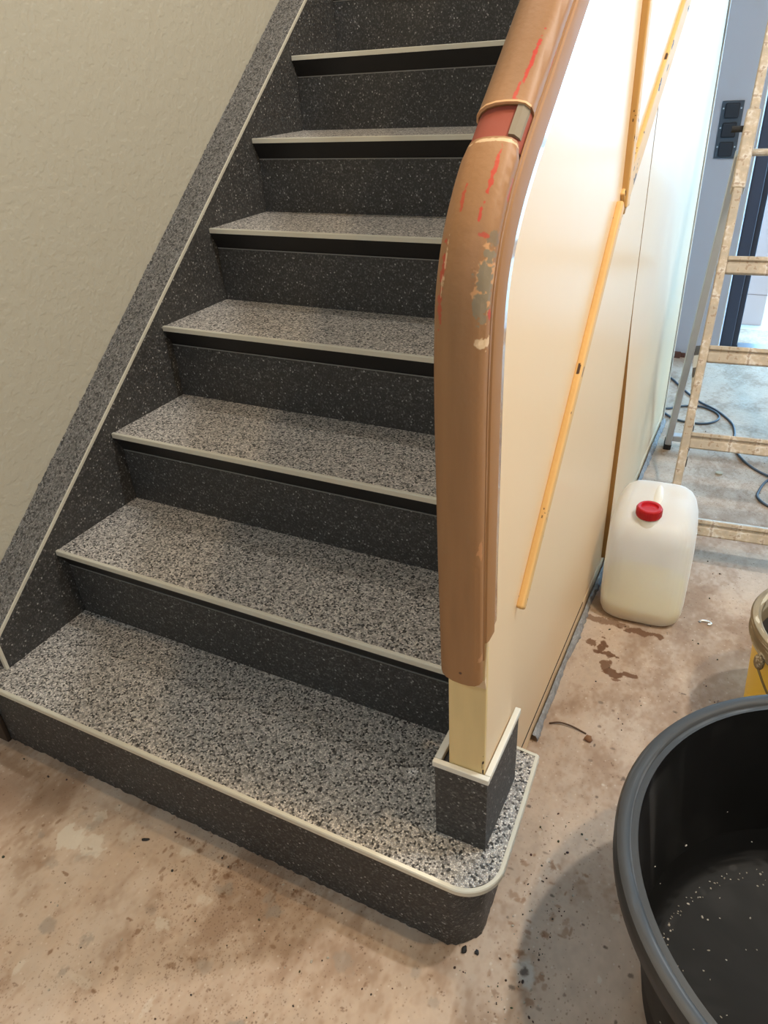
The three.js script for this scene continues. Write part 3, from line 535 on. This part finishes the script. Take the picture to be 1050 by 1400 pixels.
// ------------------------------------------------------------------ jerrycan
{
  const t = thing('jerrycan', 'translucent white plastic jerrycan with red screw cap and yellowish liquid', 'canister', [1.165, 0, -1.272], 0.06);
  const W = 0.103, D = 0.108, N = 72;
  const ring = (y, sw, sd, ex, cx = 0, cz = 0) => { const a = []; for (let i = 0; i < N; i++) { const th = i / N * Math.PI * 2, c = Math.cos(th), s = Math.sin(th), f = (v) => Math.sign(v) * Math.pow(Math.abs(v), 2 / ex); a.push(V(cx + sw * f(c), y, cz + sd * f(s))); } return a; };
  const loft = (rings, capB, capT) => {
    const pos = [], idx = []; rings.forEach((r) => r.forEach((p) => pos.push(p.x, p.y, p.z)));
    for (let i = 0; i + 1 < rings.length; i++) for (let j = 0; j < N; j++) { const a = i * N + j, b = i * N + (j + 1) % N; idx.push(a, a + N, b, b, a + N, b + N); }
    const capf = (k, up) => { const c = rings[k].reduce((q, p) => q.add(p), V(0, 0, 0)).multiplyScalar(1 / N), o = pos.length / 3; pos.push(c.x, c.y, c.z); for (let j = 0; j < N; j++) { const a = k * N + j, b = k * N + (j + 1) % N; idx.push(...(up ? [a, o, b] : [b, o, a])); } };
    if (capB) capf(0, false); if (capT) capf(rings.length - 1, true);
    const g = new THREE.BufferGeometry(); g.setAttribute('position', new THREE.Float32BufferAttribute(pos, 3)); g.setIndex(idx); g.computeVertexNormals(); return uvBox(g);
  };
  const body = [[0.001, 0.80, 0.82], [0.004, 0.87, 0.88], [0.012, 0.94, 0.945], [0.026, 0.985, 0.985], [0.05, 1, 1], [0.13, 1.0, 1.0], [0.2, 0.995, 0.995], [0.245, 0.98, 0.985], [0.27, 0.945, 0.96], [0.288, 0.885, 0.915], [0.3, 0.81, 0.86], [0.308, 0.72, 0.79], [0.312, 0.6, 0.68], [0.313, 0.4, 0.5]];
  const rings = body.map(([y, a, b]) => ring(y, W * a, D * b, 4.2));
  // press the moulded grip: dip beside the handle bridge that runs front to back
  rings.forEach((r, k) => r.forEach((p) => { if (p.y > 0.24) { const g = smooth(0.24, 0.31, p.y), zf = smooth(0.105, 0.03, Math.abs(p.z + 0.0)); p.y += g * (0.012 * Math.exp(-((p.z + 0.08) ** 2) / 0.0018) - 0.014 * smooth(0.0, 0.09, p.z)); } }));
  const plastic = phy({ color: sRGB(252, 251, 250), roughness: 0.5, transmission: 0.5, thickness: 0, specularIntensity: 0.7 });
  mesh('body', toCreasedNormals(loft(rings, true, true), 0.8), plastic, t);
  // grip bridge and mould ridges on the shoulder
  const plasticRib = phy({ color: sRGB(246, 245, 238), roughness: 0.4, transmission: 0.25, thickness: 0 });
  mesh('handle', tube([[0.0, 0.3, -0.092], [0.0, 0.307, -0.075], [0.0, 0.307, -0.03], [0.0, 0.3, 0.005], [0.0, 0.29, 0.02]], 0.0145, 30, 12), plasticRib, t);
  for (const k of [-1, 1]) mesh('mould_ridge', tube([[0.045 * k, 0.309, -0.075], [0.05 * k, 0.311, -0.04], [0.062 * k, 0.3, 0.02]], 0.0036, 20, 8), plasticRib, t);
  // liquid
  const liq = body.filter(([y]) => y < 0.045).map(([y, a, b]) => ring(y + 0.0015, W * a * 0.975, D * b * 0.975, 4.2)); liq.push(ring(0.05, W * 0.975, D * 0.975, 4.2));
  mesh('liquid', loft(liq, true, true), std({ color: sRGB(220, 196, 110), roughness: 0.3 }), t);
  // screw cap with grip ribs and its collar
  const cx = -0.014, cz = 0.064, cy = 0.292;
  mesh('neck', clean(new THREE.CylinderGeometry(0.026, 0.032, 0.03, 40).translate(cx, cy - 0.004, cz)), plasticRib, t);
  const prof = [[0.0, 0.019], [0.019, 0.019], [0.0205, 0.024], [0.0265, 0.0245], [0.0285, 0.022], [0.0295, 0.004], [0.0285, 0.0], [0.0, 0.0]].map(([r, y]) => new THREE.Vector2(r, y)).reverse();
  const ribs = []; for (let i = 0; i < 48; i++) { const a = i / 48 * Math.PI * 2; ribs.push(new THREE.BoxGeometry(0.0018, 0.016, 0.0018).rotateY(-a).translate(cx + 0.0292 * Math.cos(a), cy + 0.026, cz + 0.0292 * Math.sin(a))); }
  const cap = mesh('screw_cap', [clean(toCreasedNormals(new THREE.LatheGeometry(prof, 48), 0.6)).translate(cx, cy + 0.0145, cz), ...ribs.map(clean)], std({ color: sRGB(186, 22, 34), roughness: 0.35 }), t);
  cap.userData.label = 'red ribbed screw cap';
}

// ------------------------------------------------------------------ black mortar tub
{
  const C = [1.589, 0, -0.352], t = thing('mortar_tub', 'large round black plastic mortar tub with crumbs inside and a dusty rim', 'tub', C);
  const prof = [[0.0, 0.0], [0.25, 0.0], [0.258, 0.006], [0.304, 0.31], [0.305, 0.3465], [0.3138, 0.3465], [0.3105, 0.322], [0.296, 0.22], [0.262, 0.045], [0.254, 0.03], [0.246, 0.024], [0.236, 0.022], [0.22, 0.0165], [0.0, 0.015]].map(([r, y]) => new THREE.Vector2(r, y));
  const scr = texture(1024, 512, (x, y) => {
    const u = x / 1024, v = y / 512; let k = 20 + 9 * fbm(u, v, 30, 3, 201);
    const s = vnoise(u * 60, v * 8 + u * 3, 60, 205), dust = fbm(u, v, 14, 4, 209); k += 34 * smooth(0.78, 0.95, s) * dust + 16 * smooth(0.6, 0.8, dust);
    return [k * 1.02, k, k * 0.99];
  }, true);
  const lathe = new THREE.LatheGeometry(prof, 128);
  mesh('tub_wall', clean(toCreasedNormals(lathe, 0.55)), phy({ map: scr, roughness: 0.55, specularIntensity: 0.45, bumpMap: scr, bumpScale: 0.0012 }), t);
  const rp = [[0.3055, 0.318], [0.3325, 0.318], [0.335, 0.322], [0.336, 0.344], [0.333, 0.35], [0.327, 0.352], [0.319, 0.351], [0.3145, 0.348], [0.3138, 0.3466], [0.305, 0.3466]].map(([r, y]) => new THREE.Vector2(r, y));
  const rt = texture(1024, 64, (x, y) => { const u = x / 1024, v = y / 64, n = fbm(u, v, 40, 3, 231), q = fbm(u, v, 12, 4, 235), k = 44 + 14 * n + 40 * smooth(0.6, 0.78, q); return [k * 0.99, k, k * 1.02]; }, true);
  mesh('rim', clean(toCreasedNormals(new THREE.LatheGeometry(rp, 128), 0.55)), std({ map: rt, roughness: 0.55, bumpMap: rt, bumpScale: 0.0006 }), t);
  // paper sticker on the outside
  const st = new THREE.CylinderGeometry(0.3008, 0.2935, 0.05, 10, 1, true, -Math.PI / 2 + 0.1, 0.2); st.translate(0, 0.26, 0);
  mesh('sticker', clean(st), std({ color: sRGB(188, 174, 150), roughness: 0.8, side: THREE.DoubleSide }), t);
  // mortar crumbs
  const r = rngOf(31), n = 420, g = new THREE.DodecahedronGeometry(1, 0), im = new THREE.InstancedMesh(g, std({ color: 0xffffff, roughness: 0.9 }), n), m = new THREE.Matrix4(), col = new THREE.Color();
  for (let i = 0; i < n; i++) {
    const a = r() * Math.PI * 2, ringed = r() < 0.62, rad = ringed ? 0.232 + 0.014 * (r() + r() - 1) : 0.25 * Math.sqrt(r()), onWall = !ringed && r() < 0.25, s = 0.0007 + 0.0016 * r() * r();
    let R = rad, y = R < 0.22 ? 0.0155 : 0.0165 + (R - 0.22) * 0.35; if (onWall) { const h = 0.05 + 0.16 * r(); y = h; R = lerp(0.262, 0.296, (h - 0.045) / 0.175) - 0.001; } else R = Math.min(R, 0.236);
    m.compose(V(R * Math.cos(a), y + s * 0.6, R * Math.sin(a)), new THREE.Quaternion().setFromEuler(new THREE.Euler(r() * 6, r() * 6, r() * 6)), V(s, s * 0.8, s * (1 + r())));
    im.setMatrixAt(i, m); const k = r(); im.setColorAt(i, col.setRGB(0.42 + 0.3 * k, 0.38 + 0.28 * k, 0.32 + 0.26 * k));
  }
  im.name = numbered('mortar_crumbs'); im.position.set(...C); im.castShadow = im.receiveShadow = true; tag(im, 'pale mortar crumbs scattered over the bottom of the black tub', 'crumbs'); im.userData.kind = 'stuff'; scene.add(im);
}

// ------------------------------------------------------------------ yellow bucket
{
  const H = 0.3, t = thing('yellow_bucket', 'yellow plastic bucket with a dirty grey rim behind the black tub', 'bucket', [1.565, 0, -0.935]);
  const body = [[0.0, 0.0], [0.13, 0.0], [0.134, 0.004], [0.153, H - 0.045], [0.1535, H - 0.044], [0.15, H - 0.044], [0.131, 0.008], [0.0, 0.006]].map(([r, y]) => new THREE.Vector2(r, y));
  mesh('bucket_wall', clean(toCreasedNormals(new THREE.LatheGeometry(body, 72), 0.6)), std({ color: sRGB(252, 214, 62), roughness: 0.42 }), t);
  const dirty = std({ roughness: 0.7, map: texture(512, 128, (x, y) => { const n = fbm(x / 512, y / 128, 16, 4, 221), k = 0.75 + 0.5 * n; return n > 0.62 ? [196, 186, 164] : [142 * k, 126 * k, 98 * k]; }, true) });
  const rim = [[0.1515, H - 0.046], [0.163, H - 0.044], [0.166, H - 0.036], [0.161, H - 0.03], [0.16, H - 0.022], [0.166, H - 0.016], [0.168, H - 0.006], [0.165, H], [0.155, H + 0.001], [0.1495, H - 0.004], [0.1485, H - 0.03], [0.146, H - 0.06], [0.149, H - 0.06]].map(([r, y]) => new THREE.Vector2(r, y));
  mesh('rim', clean(toCreasedNormals(new THREE.LatheGeometry(rim, 72), 0.7)), dirty, t);
  const inn = [[0.0, 0.12], [0.139, 0.12], [0.1475, H - 0.06], [0.147, H - 0.06], [0.1385, 0.118], [0.0, 0.117]].map(([r, y]) => new THREE.Vector2(r, y));
  mesh('residue', clean(toCreasedNormals(new THREE.LatheGeometry(inn.reverse(), 64), 0.6)), std({ color: sRGB(70, 64, 60), roughness: 0.8 }), t);
  // wire handle hanging down the near left side, with its ear
  const a = 2.55, ear = V(0.168 * Math.cos(a), H - 0.05, 0.168 * Math.sin(a));
  mesh('handle_ear', clean(new THREE.SphereGeometry(0.013, 16, 10).scale(1, 1.3, 0.6).rotateY(-a + Math.PI / 2).translate(ear.x, ear.y, ear.z)), dirty, t);
  const hp = []; for (let i = 0; i <= 16; i++) { const q = a - Math.PI * i / 16, dr = Math.sin(Math.PI * i / 16); hp.push([0.172 * Math.cos(q), H - 0.055 - 0.15 * dr, 0.172 * Math.sin(q)]); }
  mesh('wire_handle', tube(hp, 0.0022, 60, 8), std({ color: sRGB(120, 104, 70), roughness: 0.45, metalness: 0.6 }), t);
}

// ------------------------------------------------------------------ cable on the far floor
{
  const y = 0.0045, c = [[0.72, y, -3.1], [0.88, y, -3.04], [1.0, y, -2.937], [1.053, y, -2.845], [1.144, y, -2.705], [1.222, y, -2.628], [1.285, y, -2.523], [1.303, y, -2.431], [1.305, y, -2.33], [1.346, y, -2.215], [1.397, y, -2.147], [1.45, y, -2.11], [1.56, y, -2.08], [1.62, y, -2.02], [1.58, y, -1.93], [1.46, y, -1.9], [1.41, y, -1.95], [1.41, y, -2.0], [1.435, 0.013, -2.075], [1.5, 0.013, -2.12], [1.65, y, -2.2], [1.85, y, -2.35]];
  tag(mesh('cable', tube(c, 0.0042, 260, 8), std({ color: sRGB(74, 84, 98), roughness: 0.6 })), 'dark grey power cable running past the ladder toward the right', 'cable');
  const l = [[0.9, y, -2.75], [0.98, y, -2.62], [1.032, y, -2.585], [1.09, y, -2.632], [1.165, y, -2.65], [1.225, y, -2.6], [1.235, y, -2.545], [1.2, y, -2.49], [1.14, y, -2.475], [1.08, y, -2.49], [1.02, y, -2.55], [0.94, y, -2.6]];
  tag(mesh('cable', tube(l, 0.0042, 160, 8), std({ color: sRGB(78, 88, 100), roughness: 0.6 })), 'looped grey cable lying under the ladder, from behind the wall end', 'cable');
}

// ------------------------------------------------------------------ small litter on the floor
function lump(seed, sx, sy, sz, detail = 1) { const g = mergeVertices(new THREE.IcosahedronGeometry(1, detail).deleteAttribute('uv').deleteAttribute('normal')), p = g.attributes.position, r = rngOf(seed); for (let i = 0; i < p.count; i++) { const k = 0.75 + 0.45 * r(); p.setXYZ(i, p.getX(i) * k * sx, Math.max(-0.6, p.getY(i) * k) * sy, p.getZ(i) * k * sz); } g.computeBoundingBox(); g.translate(0, -g.boundingBox.min.y + 0.0003, 0); g.computeVertexNormals(); return uvBox(g); }
const litter = (name, label, cat, geo, mat, x, z, turn = 0) => { const m = tag(mesh(name, geo, mat), label, cat); m.position.set(x, 0, z); m.rotation.y = turn; return m; };
const chipM = std({ color: sRGB(30, 28, 28), roughness: 0.7 });
litter('stone_crumb', 'brown crumbly lump on the floor near the end of the baseboard', 'stone', lump(41, 0.009, 0.007, 0.008), std({ color: sRGB(128, 92, 66), roughness: 0.9 }), 1.148, -0.75);
litter('stone_chip', 'larger black stone chip on the floor by the rounded step corner', 'stone', lump(42, 0.0045, 0.004, 0.007), chipM, 1.067, -0.232);
litter('stone_chip', 'smaller black stone chip on the floor, right of the larger one by the step corner', 'stone', lump(43, 0.0035, 0.003, 0.0045), chipM, 1.087, -0.237, 0.6);
litter('stone_chip', 'black splinter alone on the brown floor before the left half of the step', 'stone', lump(44, 0.008, 0.003, 0.003), chipM, 0.437, -0.163, 0.5);
litter('wood_splinter', 'thin dark curved splinter on the floor by the mortar joint', 'splinter', tube([[-0.04, 0.003, 0.0], [-0.02, 0.006, -0.008], [0.005, 0.005, -0.01], [0.04, 0.002, -0.004]], 0.0018, 24, 6), std({ color: sRGB(80, 58, 42), roughness: 0.8 }), 1.1, -0.76);
litter('metal_clip', 'small shiny metal clip on the floor right of the jerrycan', 'clip', tube([[-0.014, 0.003, 0.002], [-0.01, 0.004, -0.004], [0.008, 0.004, -0.005], [0.014, 0.003, 0.001], [0.006, 0.003, 0.004]], 0.0028, 24, 8), std({ color: sRGB(225, 225, 225), roughness: 0.25, metalness: 0.6 }), 1.328, -1.243);
{ const g = new THREE.CylinderGeometry(0.011, 0.012, 0.006, 20).translate(0, 0.0032, 0); litter('wall_plug', 'round beige plug lying on the white dusty floor behind the jerrycan', 'plug', clean(g), std({ color: sRGB(170, 160, 140), roughness: 0.8 }), 1.281, -2.085); }
{
  const r = rngOf(51), n = 300, g = new THREE.DodecahedronGeometry(1, 0), im = new THREE.InstancedMesh(g, std({ color: 0xffffff, roughness: 0.9 }), n), m = new THREE.Matrix4(), col = new THREE.Color();
  for (let i = 0; i < n; i++) {
    const q = r(); let x, z;
    if (q < 0.3) { x = 1.115 + 0.09 * r(); z = -0.55 + 0.4 * r(); } else if (q < 0.5) { x = 1.06 + 0.32 * r(); z = -1.9 + 1.2 * r(); } else if (q < 0.62) { x = 0.05 + 0.95 * r(); z = -0.215 + 0.04 * r() * r(); } else if (q < 0.85) { x = 0.2 + 1.0 * r(); z = -0.14 + 0.4 * r(); } else { x = 1.06 + 0.4 * r(); z = -2.6 + 1.0 * r(); }
    if (z < -0.205 && x < 1.085) { z = -0.2; }
    const dx = x - 1.589, dz = z + 0.352; if (Math.hypot(dx, dz) < 0.27) x = 1.16;
    const s = 0.0007 + 0.0016 * r() * r();
    m.compose(V(x, s * 0.7, z), new THREE.Quaternion().setFromEuler(new THREE.Euler(r() * 6, r() * 6, r() * 6)), V(s * (1 + r()), s, s * (1 + 0.5 * r()))); im.setMatrixAt(i, m);
    const k = r(); im.setColorAt(i, k < 0.75 ? col.setRGB(0.03 + 0.05 * r(), 0.025 + 0.035 * r(), 0.02 + 0.02 * r()) : col.setRGB(0.4, 0.36, 0.3));
  }
  im.name = numbered('floor_crumbs'); im.castShadow = im.receiveShadow = true; tag(im, 'dark grit and crumbs strewn over the dusty floor', 'grit'); im.userData.kind = 'stuff'; scene.add(im);
}

renderer.render(scene, camera);
